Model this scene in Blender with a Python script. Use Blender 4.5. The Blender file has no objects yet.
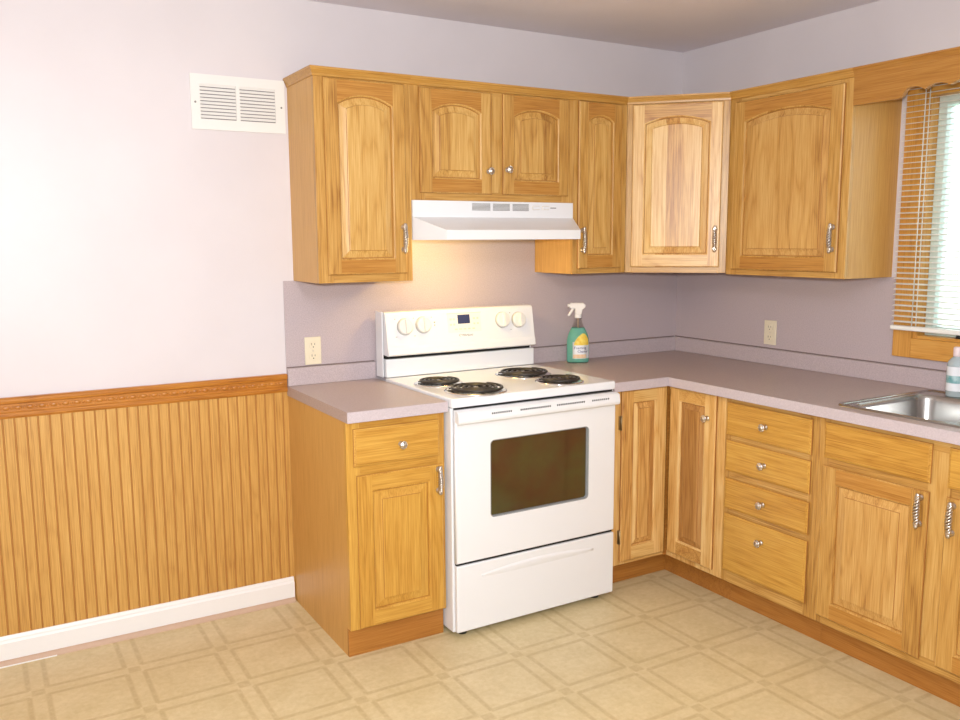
import bpy, bmesh, math, random
from mathutils import Vector, Matrix
random.seed(7)
PI = math.pi
SC = bpy.context.scene
COL = SC.collection

# ------------------------------------------------------------------ camera
CAM = (-3.2219, -3.4099, 1.5026)
YAW, PITCH, ROLL, FPX = 0.5328, -0.1383, -0.0062, 863.73
def cam_axes(yaw, pitch, roll):
    w = Vector((math.sin(yaw)*math.cos(pitch), math.cos(yaw)*math.cos(pitch), math.sin(pitch)))
    r0 = Vector((math.cos(yaw), -math.sin(yaw), 0)); u0 = r0.cross(w)
    r = math.cos(roll)*r0 + math.sin(roll)*u0
    u = math.cos(roll)*u0 - math.sin(roll)*r0
    return r, u, w
r_, u_, w_ = cam_axes(YAW, PITCH, ROLL)
cd = bpy.data.cameras.new('camera'); cam = bpy.data.objects.new('camera', cd); COL.objects.link(cam)
cd.sensor_width = 36.0; cd.lens = FPX/960*36.0; cd.clip_start = 0.02
M = Matrix(((r_.x, u_.x, -w_.x, CAM[0]), (r_.y, u_.y, -w_.y, CAM[1]), (r_.z, u_.z, -w_.z, CAM[2]), (0, 0, 0, 1)))
cam.matrix_world = M
SC.camera = cam

# ------------------------------------------------------------------ world, lamps, exposure
W = bpy.data.worlds.new('sky'); SC.world = W; W.use_nodes = True
bg = W.node_tree.nodes['Background']
bg.inputs['Color'].default_value = (0.86, 0.95, 1.0, 1); bg.inputs['Strength'].default_value = 4.5

def area(name, loc, aim, power, size, color=(1, 1, 1), sizey=None):
    l = bpy.data.lights.new(name, 'AREA'); l.energy = power; l.size = size; l.color = color
    if sizey: l.shape = 'RECTANGLE'; l.size_y = sizey
    o = bpy.data.objects.new(name, l); COL.objects.link(o); o.location = loc
    o.rotation_euler = (Vector(aim)-Vector(loc)).to_track_quat('-Z', 'Y').to_euler()
    return o
# the photographer's flash, just above the lens
area('camera_flash', (CAM[0]-0.01, CAM[1]-0.01, CAM[2]+0.11), (-2.0, 0.0, 1.45), 76, 0.10, (0.94, 0.98, 1.0))
# unseen fill lamp without a fixture, added to brighten ceiling and room
cl = bpy.data.lights.new('fill_lamp', 'POINT'); cl.energy = 58; cl.color = (0.95, 0.97, 1.0); cl.shadow_soft_size = 0.14
co = bpy.data.objects.new('fill_lamp', cl); COL.objects.link(co); co.location = (-2.7, -3.3, 2.15)
# warm bulb under the range hood (hood glass is built further down)
hl = bpy.data.lights.new('hood_bulb', 'POINT'); hl.energy = 3.6; hl.color = (1.0, 0.71, 0.24); hl.shadow_soft_size = 0.03
ho = bpy.data.objects.new('hood_bulb', hl); COL.objects.link(ho); ho.location = (-1.45, -0.30, 1.478)

vs = SC.view_settings
vs.view_transform = 'Standard'; vs.look = 'None'; vs.exposure = 0.0; vs.gamma = 1.0
vs.use_curve_mapping = False

# ------------------------------------------------------------------ materials
def new_mat(name):
    m = bpy.data.materials.new(name); m.use_nodes = True
    nt = m.node_tree; b = nt.nodes['Principled BSDF']
    return m, nt, b
def plain(name, col, rough=0.5, metal=0.0, spec=0.5, coat=0.0, trans=0.0, ior=1.45, bump=0.0, bscale=200, emit=None, estr=0):
    m, nt, b = new_mat(name)
    b.inputs['Base Color'].default_value = (*col, 1); b.inputs['Roughness'].default_value = rough
    b.inputs['Metallic'].default_value = metal; b.inputs['Specular IOR Level'].default_value = spec
    b.inputs['Coat Weight'].default_value = coat; b.inputs['Transmission Weight'].default_value = trans
    b.inputs['IOR'].default_value = ior
    if emit:
        b.inputs['Emission Color'].default_value = (*emit, 1); b.inputs['Emission Strength'].default_value = estr
    # faint procedural unevenness
    tc = nt.nodes.new('ShaderNodeTexCoord'); n = nt.nodes.new('ShaderNodeTexNoise'); n.inputs['Scale'].default_value = bscale
    n.inputs['Detail'].default_value = 3
    nt.links.new(tc.outputs['Object'], n.inputs['Vector'])
    if bump:
        bp = nt.nodes.new('ShaderNodeBump'); bp.inputs['Strength'].default_value = bump; bp.inputs['Distance'].default_value = 0.002
        nt.links.new(n.outputs['Fac'], bp.inputs['Height']); nt.links.new(bp.outputs['Normal'], b.inputs['Normal'])
    return m
def speckle(name, c1, c2, scale, rough, spec=0.5, big=None, bump=0.0, lo=0.35, hi=0.65):
    m, nt, b = new_mat(name); N = nt.nodes; L = nt.links
    tc = N.new('ShaderNodeTexCoord'); n = N.new('ShaderNodeTexNoise'); n.inputs['Scale'].default_value = scale; n.inputs['Detail'].default_value = 4
    L.new(tc.outputs['Object'], n.inputs['Vector'])
    cr = N.new('ShaderNodeValToRGB'); cr.color_ramp.elements[0].position = lo; cr.color_ramp.elements[1].position = hi
    cr.color_ramp.elements[0].color = (*c1, 1); cr.color_ramp.elements[1].color = (*c2, 1)
    L.new(n.outputs['Fac'], cr.inputs['Fac']); L.new(cr.outputs['Color'], b.inputs['Base Color'])
    b.inputs['Roughness'].default_value = rough; b.inputs['Specular IOR Level'].default_value = spec
    if bump:
        bp = N.new('ShaderNodeBump'); bp.inputs['Strength'].default_value = bump; bp.inputs['Distance'].default_value = 0.002
        L.new(n.outputs['Fac'], bp.inputs['Height']); L.new(bp.outputs['Normal'], b.inputs['Normal'])
    return m
def wood(name, dark, mid, light, axis, bw=0.085, board=0.5, rings=0.35, rough=0.36, knots=0.0, seed=0.0):
    m, nt, b = new_mat(name); N = nt.nodes; L = nt.links
    def math_(op, a, c=None, v=None, clamp=False):
        n = N.new('ShaderNodeMath'); n.operation = op; n.use_clamp = clamp
        for i, x in enumerate((a, c, v)):
            if x is None: continue
            if isinstance(x, (int, float)): n.inputs[i].default_value = x
            else: L.new(x, n.inputs[i])
        return n.outputs[0]
    tc = N.new('ShaderNodeTexCoord'); oi = N.new('ShaderNodeObjectInfo')
    off = N.new('ShaderNodeVectorMath'); off.operation = 'SCALE'; off.inputs[0].default_value = (13.1, 7.7, 5.3)
    L.new(math_('ADD', oi.outputs['Random'], seed), off.inputs['Scale'])
    add = N.new('ShaderNodeVectorMath'); add.operation = 'ADD'
    L.new(tc.outputs['Object'], add.inputs[0]); L.new(off.outputs[0], add.inputs[1])
    def stretched(k):
        mp = N.new('ShaderNodeMapping'); s = [1, 1, 1]; s['xyz'.index(axis)] = k
        mp.inputs['Scale'].default_value = s; L.new(add.outputs[0], mp.inputs['Vector']); return mp.outputs[0]
    sep = N.new('ShaderNodeSeparateXYZ'); L.new(add.outputs[0], sep.inputs[0])
    ax = [a for a in 'XYZ' if a.lower() != axis]
    across = math_('ADD', sep.outputs[ax[0]], sep.outputs[ax[1]])
    # boards glued side by side
    wn = N.new('ShaderNodeTexWhiteNoise'); wn.noise_dimensions = '1D'
    bid = math_('FLOOR', math_('DIVIDE', across, bw)); L.new(bid, wn.inputs['W'])
    boff = N.new('ShaderNodeVectorMath'); boff.operation = 'SCALE'; boff.inputs[0].default_value = (3.3, 2.1, 4.7); L.new(wn.outputs['Value'], boff.inputs['Scale'])
    f1 = N.new('ShaderNodeTexNoise'); f1.inputs['Scale'].default_value = 260; f1.inputs['Detail'].default_value = 3; f1.inputs['Roughness'].default_value = 0.65
    L.new(stretched(0.022), f1.inputs['Vector'])
    f2 = N.new('ShaderNodeTexNoise'); f2.inputs['Scale'].default_value = 7.0; f2.inputs['Detail'].default_value = 2
    a2 = N.new('ShaderNodeVectorMath'); a2.operation = 'ADD'; L.new(stretched(0.16), a2.inputs[0]); L.new(boff.outputs[0], a2.inputs[1])
    L.new(a2.outputs[0], f2.inputs['Vector'])
    ring = math_('PINGPONG', math_('MULTIPLY', f2.outputs['Fac'], 20.0), 1.0)
    ring = math_('POWER', ring, 2.0)
    f3 = N.new('ShaderNodeTexNoise'); f3.inputs['Scale'].default_value = 2.2; f3.inputs['Detail'].default_value = 2
    L.new(stretched(0.3), f3.inputs['Vector'])
    t = math_('MULTIPLY', math_('SUBTRACT', f1.outputs['Fac'], 0.5), 1.5)
    t = math_('ADD', t, math_('MULTIPLY', math_('SUBTRACT', ring, 0.35), -0.6*rings))
    t = math_('ADD', t, math_('MULTIPLY', math_('SUBTRACT', wn.outputs['Value'], 0.5), 0.6*board))
    t = math_('ADD', t, math_('MULTIPLY', math_('SUBTRACT', f3.outputs['Fac'], 0.5), 0.35))
    t = math_('ADD', t, 0.55)
    if knots:
        vo = N.new('ShaderNodeTexVoronoi'); vo.inputs['Scale'].default_value = 5.0; vo.inputs['Randomness'].default_value = 1.0
        L.new(stretched(0.55), vo.inputs['Vector'])
        mr = N.new('ShaderNodeMapRange'); mr.inputs['From Min'].default_value = 0.03; mr.inputs['From Max'].default_value = 0.12
        mr.inputs['To Min'].default_value = -knots; mr.inputs['To Max'].default_value = 0; L.new(vo.outputs['Distance'], mr.inputs['Value'])
        t = math_('ADD', t, mr.outputs[0])
    cr = N.new('ShaderNodeValToRGB'); e = cr.color_ramp.elements
    e[0].position = 0.05; e[0].color = (*dark, 1); e[1].position = 0.95; e[1].color = (*light, 1)
    k = e.new(0.5); k.color = (*mid, 1)
    L.new(t, cr.inputs['Fac']); L.new(cr.outputs['Color'], b.inputs['Base Color'])
    b.inputs['Roughness'].default_value = rough; b.inputs['Specular IOR Level'].default_value = 0.5
    bp = N.new('ShaderNodeBump'); bp.inputs['Strength'].default_value = 0.12; bp.inputs['Distance'].default_value = 0.001
    L.new(f1.outputs['Fac'], bp.inputs['Height']); L.new(bp.outputs['Normal'], b.inputs['Normal'])
    return m

MT = {}
OD, OM, OL = (0.28, 0.115, 0.020), (0.505, 0.265, 0.060), (0.645, 0.395, 0.128)
for a in 'xyz':
    MT['oak_'+a] = wood('oak_'+a, OD, OM, OL, a)
MT['rail_x'] = wood('oak_rail', (0.26, 0.095, 0.012), (0.44, 0.195, 0.034), (0.55, 0.28, 0.064), 'x', 0.5, 0.2, 0.25)
for a_ in 'xy': MT['crown_'+a_] = wood('crown_oak', (0.27, 0.11, 0.016), (0.47, 0.235, 0.045), (0.58, 0.325, 0.08), a_, 0.5, 0.2, 0.25)
MT['panel_z'] = wood('oak_panel', OD, (0.54, 0.295, 0.072), (0.68, 0.43, 0.148), 'z', 0.075, 0.65, 0.45)
MT['knotty_z'] = wood('knotty_panel', (0.25, 0.095, 0.018), (0.53, 0.28, 0.072), (0.66, 0.405, 0.14), 'z', 0.095, 0.7, 0.4, knots=0.55)
GD, GM, GL = (0.33, 0.13, 0.013), (0.53, 0.268, 0.042), (0.65, 0.38, 0.078)
MT['gold_z'] = wood('golden_oak', GD, GM, GL, 'z', 0.11, 0.4, 0.28)
MT['gold_x'] = wood('golden_oak_flat', GD, GM, GL, 'x', 0.5, 0.25, 0.22)
MT['hick_z'] = wood('hickory', (0.34, 0.13, 0.03), (0.64, 0.35, 0.10), (0.80, 0.55, 0.235), 'z', 0.06, 1.0, 0.35)
MT['hick_x'] = wood('hickory_flat', (0.34, 0.13, 0.03), (0.60, 0.33, 0.09), (0.76, 0.51, 0.20), 'x', 0.5, 0.7, 0.35)
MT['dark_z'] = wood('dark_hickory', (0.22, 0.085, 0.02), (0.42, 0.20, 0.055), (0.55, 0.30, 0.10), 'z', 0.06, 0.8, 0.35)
MT['side_z'] = wood('side_veneer', (0.46, 0.22, 0.05), (0.60, 0.325, 0.085), (0.69, 0.41, 0.13), 'z', 0.4, 0.2, 0.1, rough=0.42)
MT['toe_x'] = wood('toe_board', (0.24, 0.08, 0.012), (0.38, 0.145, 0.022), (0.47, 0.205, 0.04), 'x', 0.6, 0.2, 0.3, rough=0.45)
MT['bead_z'] = wood('beadboard', (0.34, 0.14, 0.026), (0.545, 0.29, 0.068), (0.66, 0.385, 0.112), 'z', 0.16, 0.25, 0.2, rough=0.42)
MT['stain_x'] = wood('stained_rail', (0.24, 0.075, 0.008), (0.43, 0.155, 0.018), (0.55, 0.235, 0.035), 'x', 0.6, 0.2, 0.35, rough=0.35)
MT['valance_x'] = wood('valance_oak', (0.27, 0.10, 0.014), (0.40, 0.175, 0.03), (0.48, 0.24, 0.052), 'x', 0.6, 0.2, 0.35)
MT['inside'] = plain('cabinet_inside', (0.35, 0.2, 0.08), 0.6)
MT['groove'] = plain('groove_brown', (0.44, 0.20, 0.045), 0.6)  # darker brown for the beadboard grooves

MT['wall'] = speckle('wall_paint', (0.655, 0.605, 0.62), (0.68, 0.63, 0.645), 3.0, 0.42, 0.4, bump=0.0)
MT['ceil'] = speckle('ceiling_paint', (0.78, 0.735, 0.785), (0.82, 0.775, 0.825), 2.0, 0.8, 0.2)
MT['lam'] = speckle('laminate_sheet', (0.42, 0.35, 0.365), (0.53, 0.445, 0.46), 260, 0.40, 0.5)
MT['counter'] = speckle('laminate_counter', (0.385, 0.30, 0.28), (0.49, 0.39, 0.365), 300, 0.36, 0.5)
MT['edge'] = speckle('laminate_edge', (0.49, 0.42, 0.44), (0.57, 0.495, 0.515), 300, 0.38, 0.5)
MT['white'] = plain('white_enamel', (0.80, 0.805, 0.82), 0.22, coat=0.3)
MT['offwhite'] = plain('control_white', (0.80, 0.775, 0.72), 0.35)
MT['hood'] = plain('hood_paint', (0.79, 0.79, 0.80), 0.35)
MT['hoodslope'] = plain('hood_slope', (0.80, 0.79, 0.79), 0.35)
MT['trimwhite'] = plain('trim_paint', (0.82, 0.80, 0.78), 0.4)
MT['ventwhite'] = plain('vent_paint', (0.78, 0.76, 0.73), 0.4)
MT['dark'] = plain('dark_gap', (0.012, 0.011, 0.010), 0.6)
MT['black'] = plain('black_plastic', (0.02, 0.02, 0.02), 0.35)
MT['coil'] = plain('burner_coil', (0.035, 0.030, 0.026), 0.38, metal=0.3)
MT['chrome'] = plain('chrome', (0.80, 0.80, 0.80), 0.14, metal=1.0)
MT['pewter'] = plain('antique_silver', (0.62, 0.57, 0.52), 0.28, metal=1.0, bump=0.3, bscale=300)
MT['hinge'] = plain('hinge_brass', (0.35, 0.27, 0.16), 0.4, metal=1.0)
MT['steel'] = plain('stainless', (0.42, 0.415, 0.40), 0.25, metal=1.0)
MT['ovenglass'] = speckle('oven_glass', (0.075, 0.035, 0.014), (0.07, 0.068, 0.02), 5, 0.07, 0.6)  # brown and olive reflections painted into the glass colour
MT['ringshade'] = plain('dial_ring_shade', (0.42, 0.40, 0.37), 0.5)  # printed dial edge and knob shadow painted as one grey ring
MT['duct'] = plain('duct_grey', (0.20, 0.19, 0.185), 0.6)
MT['splashshade'] = plain('shadow_line', (0.20, 0.15, 0.14), 0.6)  # shadow at the backsplash ledge, painted as a dark strip
MT['seam'] = plain('seam_shade', (0.36, 0.15, 0.03), 0.5)  # shade painted brown into panel grooves, door lips and drawer lips
MT['ovenedge'] = plain('oven_glass_border', (0.30, 0.31, 0.31), 0.2)
MT['lcd'] = plain('clock_display', (0.03, 0.035, 0.07), 0.2, emit=(0.10, 0.14, 0.45), estr=0.12)
MT['keypad'] = plain('key_outline', (0.70, 0.62, 0.50), 0.4)
MT['ink'] = plain('grey_ink', (0.22, 0.21, 0.20), 0.5)
MT['navy'] = plain('navy_ink', (0.02, 0.02, 0.16), 0.5)
MT['ivory'] = plain('ivory_plastic', (0.74, 0.66, 0.50), 0.35)
MT['slot'] = plain('outlet_slot', (0.05, 0.04, 0.03), 0.6)
MT['slat'] = plain('blind_slat', (0.84, 0.83, 0.78), 0.4)
MT['cord'] = plain('blind_cord', (0.75, 0.72, 0.64), 0.7)
MT['vinyl'] = plain('window_vinyl', (0.62, 0.70, 0.65), 0.4)
MT['clear'] = plain('clear_plastic', (0.95, 0.98, 0.98), 0.05, trans=1.0, ior=1.08)
MT['liquid'] = plain('green_cleaner', (0.30, 0.82, 0.68), 0.15, trans=0.25, ior=1.2)
MT['spraywhite'] = plain('white_plastic', (0.85, 0.82, 0.79), 0.4)
MT['label'] = plain('label_white', (0.80, 0.82, 0.85), 0.5)
MT['labely'] = speckle('label_yellow', (0.75, 0.50, 0.04), (0.85, 0.70, 0.15), 60, 0.5)
MT['labelo'] = speckle('label_peach', (0.75, 0.50, 0.30), (0.80, 0.62, 0.42), 80, 0.5)
MT['labelteal'] = speckle('label_teal', (0.10, 0.32, 0.34), (0.45, 0.62, 0.62), 40, 0.5)
MT['soap'] = plain('clear_soap', (0.62, 0.72, 0.74), 0.1, trans=0.4, ior=1.2)
MT['pink'] = plain('pump_pale_pink', (0.80, 0.66, 0.66), 0.4)
MT['lamplens'] = plain('hood_lens', (0.9, 0.8, 0.5), 0.4, emit=(1.0, 0.72, 0.30), estr=6.0)
MT['qround'] = plain('shoe_tan', (0.54, 0.37, 0.26), 0.5)
MT['shade'] = plain('fixture_white', (0.85, 0.85, 0.83), 0.5)
MT['grass'] = speckle('lawn', (0.36, 0.42, 0.30), (0.52, 0.56, 0.46), 1.5, 0.9, 0.1)
MT['leaf'] = speckle('tree_leaf', (0.16, 0.28, 0.10), (0.42, 0.55, 0.28), 6, 0.8, 0.1)
MT['bark'] = speckle('tree_bark', (0.10, 0.07, 0.05), (0.2, 0.15, 0.1), 10, 0.9, 0.1)

def glass_mat():
    m, nt, b = new_mat('window_glass'); N = nt.nodes; L = nt.links
    g = N.new('ShaderNodeBsdfGlossy'); g.inputs['Roughness'].default_value = 0.02
    t = N.new('ShaderNodeBsdfTransparent'); t.inputs['Color'].default_value = (0.93, 0.97, 0.96, 1)
    mx = N.new('ShaderNodeMixShader'); fr = N.new('ShaderNodeFresnel'); fr.inputs['IOR'].default_value = 1.3
    L.new(fr.outputs[0], mx.inputs[0]); L.new(t.outputs[0], mx.inputs[1]); L.new(g.outputs[0], mx.inputs[2])
    L.new(mx.outputs[0], N['Material Output'].inputs['Surface'])
    return m
MT['pane'] = glass_mat()

def floor_mat():
    m, nt, b = new_mat('vinyl_floor'); N = nt.nodes; L = nt.links
    def mt(op, a, c=None, v=None):
        n = N.new('ShaderNodeMath'); n.operation = op
        for i, x in enumerate((a, c, v)):
            if x is None: continue
            if isinstance(x, (int, float)): n.inputs[i].default_value = x
            else: L.new(x, n.inputs[i])
        return n.outputs[0]
    def sm(v, a, c):
        n = N.new('ShaderNodeMapRange'); n.interpolation_type = 'SMOOTHSTEP'
        n.inputs['From Min'].default_value = a; n.inputs['From Max'].default_value = c; L.new(v, n.inputs['Value']); return n.outputs[0]
    tc = N.new('ShaderNodeTexCoord'); sp = N.new('ShaderNodeSeparateXYZ'); L.new(tc.outputs['Object'], sp.inputs[0])
    P = 0.305
    def dist(ax, g):
        f = mt('FRACT', mt('ADD', mt('DIVIDE', mt('SUBTRACT', ax, g), P), 100.5))
        return mt('MULTIPLY', mt('ABSOLUTE', mt('SUBTRACT', f, 0.5)), P)
    dx = dist(sp.outputs['X'], -0.988); dy = dist(sp.outputs['Y'], -0.908)
    def band(d): return mt('MULTIPLY', sm(d, 0.016, 0.025), mt('SUBTRACT', 1.0, sm(d, 0.032, 0.042)))
    def beyond(d): return sm(d, 0.024, 0.030)
    def under(d): return mt('SUBTRACT', 1.0, sm(d, 0.016, 0.024))
    lines = mt('MAXIMUM', mt('MULTIPLY', band(dx), beyond(dy)), mt('MULTIPLY', band(dy), beyond(dx)))
    sq = mt('MULTIPLY', mt('MULTIPLY', under(dx), under(dy)), 0.9)
    pat = mt('MAXIMUM', lines, sq)
    n1 = N.new('ShaderNodeTexNoise'); n1.inputs['Scale'].default_value = 45; n1.inputs['Detail'].default_value = 6; n1.inputs['Roughness'].default_value = 0.7
    L.new(tc.outputs['Object'], n1.inputs['Vector'])
    n2 = N.new('ShaderNodeTexNoise'); n2.inputs['Scale'].default_value = 9; n2.inputs['Detail'].default_value = 3; L.new(tc.outputs['Object'], n2.inputs['Vector'])
    tone = mt('ADD', mt('MULTIPLY', n1.outputs['Fac'], 0.6), mt('MULTIPLY', n2.outputs['Fac'], 0.4))
    cr = N.new('ShaderNodeValToRGB'); cr.color_ramp.elements[0].position = 0.36; cr.color_ramp.elements[1].position = 0.64
    cr.color_ramp.elements[0].color = (0.585, 0.465, 0.245, 1); cr.color_ramp.elements[1].color = (0.70, 0.58, 0.345, 1)
    L.new(tone, cr.inputs['Fac'])
    worn = mt('MULTIPLY', pat, sm(n1.outputs['Fac'], 0.30, 0.60))
    mx = N.new('ShaderNodeMix'); mx.data_type = 'RGBA'; mx.blend_type = 'MIX'
    L.new(mt('MULTIPLY', worn, 0.60), mx.inputs['Factor']); L.new(cr.outputs['Color'], mx.inputs['A']); mx.inputs['B'].default_value = (0.44, 0.315, 0.14, 1)
    L.new(mx.outputs['Result'], b.inputs['Base Color'])
    b.inputs['Roughness'].default_value = 0.42; b.inputs['Specular IOR Level'].default_value = 0.4
    bp = N.new('ShaderNodeBump'); bp.inputs['Strength'].default_value = 0.08; bp.inputs['Distance'].default_value = 0.002
    L.new(n1.outputs['Fac'], bp.inputs['Height']); L.new(bp.outputs['Normal'], b.inputs['Normal'])
    return m
MT['floor'] = floor_mat()

# ------------------------------------------------------------------ mesh helpers
class MB:
    def __init__(s): s.bm = bmesh.new(); s.mats = []
    def mi(s, m):
        if m not in s.mats: s.mats.append(m)
        return s.mats.index(m)
    def faces(s, vs, fs, m, smooth=False):
        k = s.mi(m); bv = [s.bm.verts.new(v) for v in vs]; out = []
        for f in fs:
            try: q = s.bm.faces.new([bv[i] for i in f])
            except ValueError: continue
            q.material_index = k; q.smooth = smooth; out.append(q)
        return bv, out
    def box(s, x0, x1, y0, y1, z0, z1, m, bev=0.0, seg=2):
        x0, x1 = sorted((x0, x1)); y0, y1 = sorted((y0, y1)); z0, z1 = sorted((z0, z1))
        vs = [(x, y, z) for x in (x0, x1) for y in (y0, y1) for z in (z0, z1)]
        fs = [(0, 1, 3, 2), (4, 6, 7, 5), (0, 4, 5, 1), (2, 3, 7, 6), (0, 2, 6, 4), (1, 5, 7, 3)]
        bv, bf = s.faces(vs, fs, m)
        if bev:
            es = {e for f in bf for e in f.edges}
            r = bmesh.ops.bevel(s.bm, geom=list(es), offset=bev, segments=seg, affect='EDGES', profile=0.6, clamp_overlap=True)
            k = s.mi(m)
            for f in r['faces']: f.material_index = k; f.smooth = True
    def ring_loft(s, rings, m, cap=True, smooth=True, closed=True, mats=None):
        n = len(rings[0]); vs = [p for r in rings for p in r]; fs = []
        bv = [s.bm.verts.new(v) for v in vs]
        for i in range(len(rings)-1):
            k = s.mi(mats[i] if mats else m)
            for j in range(n if closed else n-1):
                a, b = i*n+j, i*n+(j+1) % n
                f = s.bm.faces.new((bv[a], bv[b], bv[b+n], bv[a+n])); f.material_index = k; f.smooth = smooth
        if cap:
            for i, mm in ((0, (mats[0] if mats else m)), (len(rings)-1, (mats[-1] if mats else m))):
                try:
                    f = s.bm.faces.new([bv[i*n+j] for j in range(n)]); f.material_index = s.mi(mm)
                except ValueError: pass
    def lathe(s, c, prof, m, axis='z', n=24, cap=True, sx=1, sy=1):
        rings = []
        for r, h in prof:
            ring = []
            for j in range(n):
                a = 2*PI*j/n; u, v = r*math.cos(a)*sx, r*math.sin(a)*sy
                p = {'z': (u, v, h), 'y': (u, h, v), 'x': (h, u, v)}[axis]
                ring.append((c[0]+p[0], c[1]+p[1], c[2]+p[2]))
            rings.append(ring)
        s.ring_loft(rings, m, cap)
    def tube(s, pts, r, m, n=8, closed=False):
        P = [Vector(p) for p in pts]; rings = []; up = None
        for i, p in enumerate(P):
            if closed: t = P[(i+1) % len(P)]-P[i-1]
            else: t = P[min(i+1, len(P)-1)]-P[max(i-1, 0)]
            t.normalize()
            if up is None: up = Vector((0, 0, 1)) if abs(t.z) < 0.9 else Vector((1, 0, 0))
            a = t.cross(up)
            if a.length < 1e-5: a = t.cross(Vector((0, 1, 0)))
            a.normalize(); b = a.cross(t); up = b if not closed else up
            rr = r[i] if isinstance(r, (list, tuple)) else r
            rings.append([tuple(p+a*rr*math.cos(2*PI*j/n)+b*rr*math.sin(2*PI*j/n)) for j in range(n)])
        if closed: rings.append(rings[0])
        s.ring_loft(rings, m, not closed)
    def sphere(s, c, r, m, sx=1, sy=1, sz=1, u=14, v=8):
        rings = []
        for i in range(v+1):
            t = PI*i/v; q = max(math.sin(t), 1e-3)
            rings.append([(c[0]+r*sx*q*math.cos(2*PI*j/u), c[1]+r*sy*q*math.sin(2*PI*j/u), c[2]+r*sz*math.cos(t)) for j in range(u)])
        s.ring_loft(rings, m)
    def extrude_poly(s, poly, axis, a0, a1, m, endm=None):
        # poly in the two other axes, extruded along axis
        def P(p, a):
            return {'x': (a, p[0], p[1]), 'y': (p[0], a, p[1]), 'z': (p[0], p[1], a)}[axis]
        n = len(poly)
        vs = [P(p, a0) for p in poly]+[P(p, a1) for p in poly]
        s.faces(vs, [(i, (i+1) % n, n+(i+1) % n, n+i) for i in range(n)], m)
        s.faces(vs, [tuple(range(n))[::-1], tuple(range(n, 2*n))], endm or m)
    def build(s, name, parent=None, off=None):
        bmesh.ops.remove_doubles(s.bm, verts=s.bm.verts, dist=1e-6)
        bmesh.ops.recalc_face_normals(s.bm, faces=s.bm.faces)
        me = bpy.data.meshes.new(name)
        if off is None and parent is not None: off = BASE.get(parent.name, (0, 0, 0))
        if off: bmesh.ops.translate(s.bm, verts=s.bm.verts, vec=(-off[0], -off[1], -off[2]))
        s.bm.to_mesh(me); s.bm.free()
        for m in s.mats: me.materials.append(MT[m])
        o = bpy.data.objects.new(name, me); COL.objects.link(o)
        if parent is not None: o.parent = parent; BASE[o.name] = off or (0, 0, 0)
        return o
BASE = {}
def root(name, label, cat, base, ang=0.0, origin=(0, 0), group=None):
    o = bpy.data.objects.new(name, None); COL.objects.link(o); o.empty_display_size = 0.05
    c, s = math.cos(ang), math.sin(ang)
    o.location = (origin[0]+c*base[0]-s*base[1], origin[1]+s*base[0]+c*base[1], base[2]); o.rotation_euler = (0, 0, ang)
    tag(o, label, cat, group); BASE[o.name] = base
    return o
def tag(o, label=None, cat=None, group=None, kind=None):
    if label: o['label'] = label
    if cat: o['category'] = cat
    if group: o['group'] = group
    if kind: o['kind'] = kind
    return o
def struct(name, mb, label=None):
    o = mb.build(name); tag(o, label, None, None, 'structure'); return o

# ------------------------------------------------------------------ room shell
H = 2.44
XW, YW = -4.7, -5.3
mb = MB(); mb.box(XW-0.1, 0.1, YW-0.1, 0.1, -0.1, 0.0, 'floor'); struct('floor', mb, 'beige sheet vinyl floor printed with squares and strips')
mb = MB(); mb.box(XW-0.1, 0.1, YW-0.1, 0.1, H, H+0.1, 'ceil'); struct('ceiling', mb, 'flat pale mauve painted ceiling')
mb = MB(); mb.box(XW-0.1, 0.1, 0, 0.1, 0, H, 'wall'); struct('wall_back', mb, 'pale lavender wall behind the stove')
# right wall with the window opening
WY0, WY1, WZ0, WZ1 = -1.345, -2.30, 1.105, 2.05
mb = MB()
mb.box(0, 0.12, WY0, 0.0, 0, H, 'wall'); mb.box(0, 0.12, YW, WY1, 0, H, 'wall')
mb.box(0, 0.12, WY1, WY0, 0, WZ0, 'wall'); mb.box(0, 0.12, WY1, WY0, WZ1, H, 'wall')
struct('wall_right', mb, 'pale lavender wall with the kitchen window')
mb = MB(); mb.box(XW-0.1, XW, YW, 0, 0, H, 'wall'); struct('wall_left', mb)
mb = MB(); mb.box(XW-0.1, 0.1, YW-0.1, YW, 0, H, 'wall'); struct('wall_front', mb)

# beadboard wainscot: grooved panel
mb = MB(); x = XW; xe = -2.131; pit = 0.0372; z0, z1 = 0.0, 0.90
xs = []
g = -3.157
while g > XW: g -= pit
prof = [(XW, -0.010)]
while g < xe-0.004:
    if g > XW+0.005: prof += [(g-0.0032, -0.010), (g-0.0012, -0.007), (g+0.0012, -0.007), (g+0.0032, -0.010)]
    g += pit
prof.append((xe, -0.010))
for i in range(len(prof)-1):
    (a, ya), (c, yc) = prof[i], prof[i+1]
    deep = min(ya, yc) > -0.0099 or ya != yc
    mb.faces([(a, ya, z0), (c, yc, z0), (c, yc, z1), (a, ya, z1)], [(0, 1, 2, 3)], 'groove' if deep else 'bead_z')
mb.faces([(XW, 0, z0), (XW, -0.01, z0), (XW, -0.01, z1), (XW, 0, z1)], [(0, 1, 2, 3)], 'bead_z')
mb.faces([(xe, 0, z0), (xe, -0.01, z0), (xe, -0.01, z1), (xe, 0, z1)], [(0, 1, 2, 3)], 'bead_z')
mb.faces([(XW, 0, z1), (xe, 0, z1), (xe, -0.01, z1), (XW, -0.01, z1)], [(0, 1, 2, 3)], 'bead_z')
struct('trim_1', mb, 'honey coloured grooved beadboard wainscot')
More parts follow.
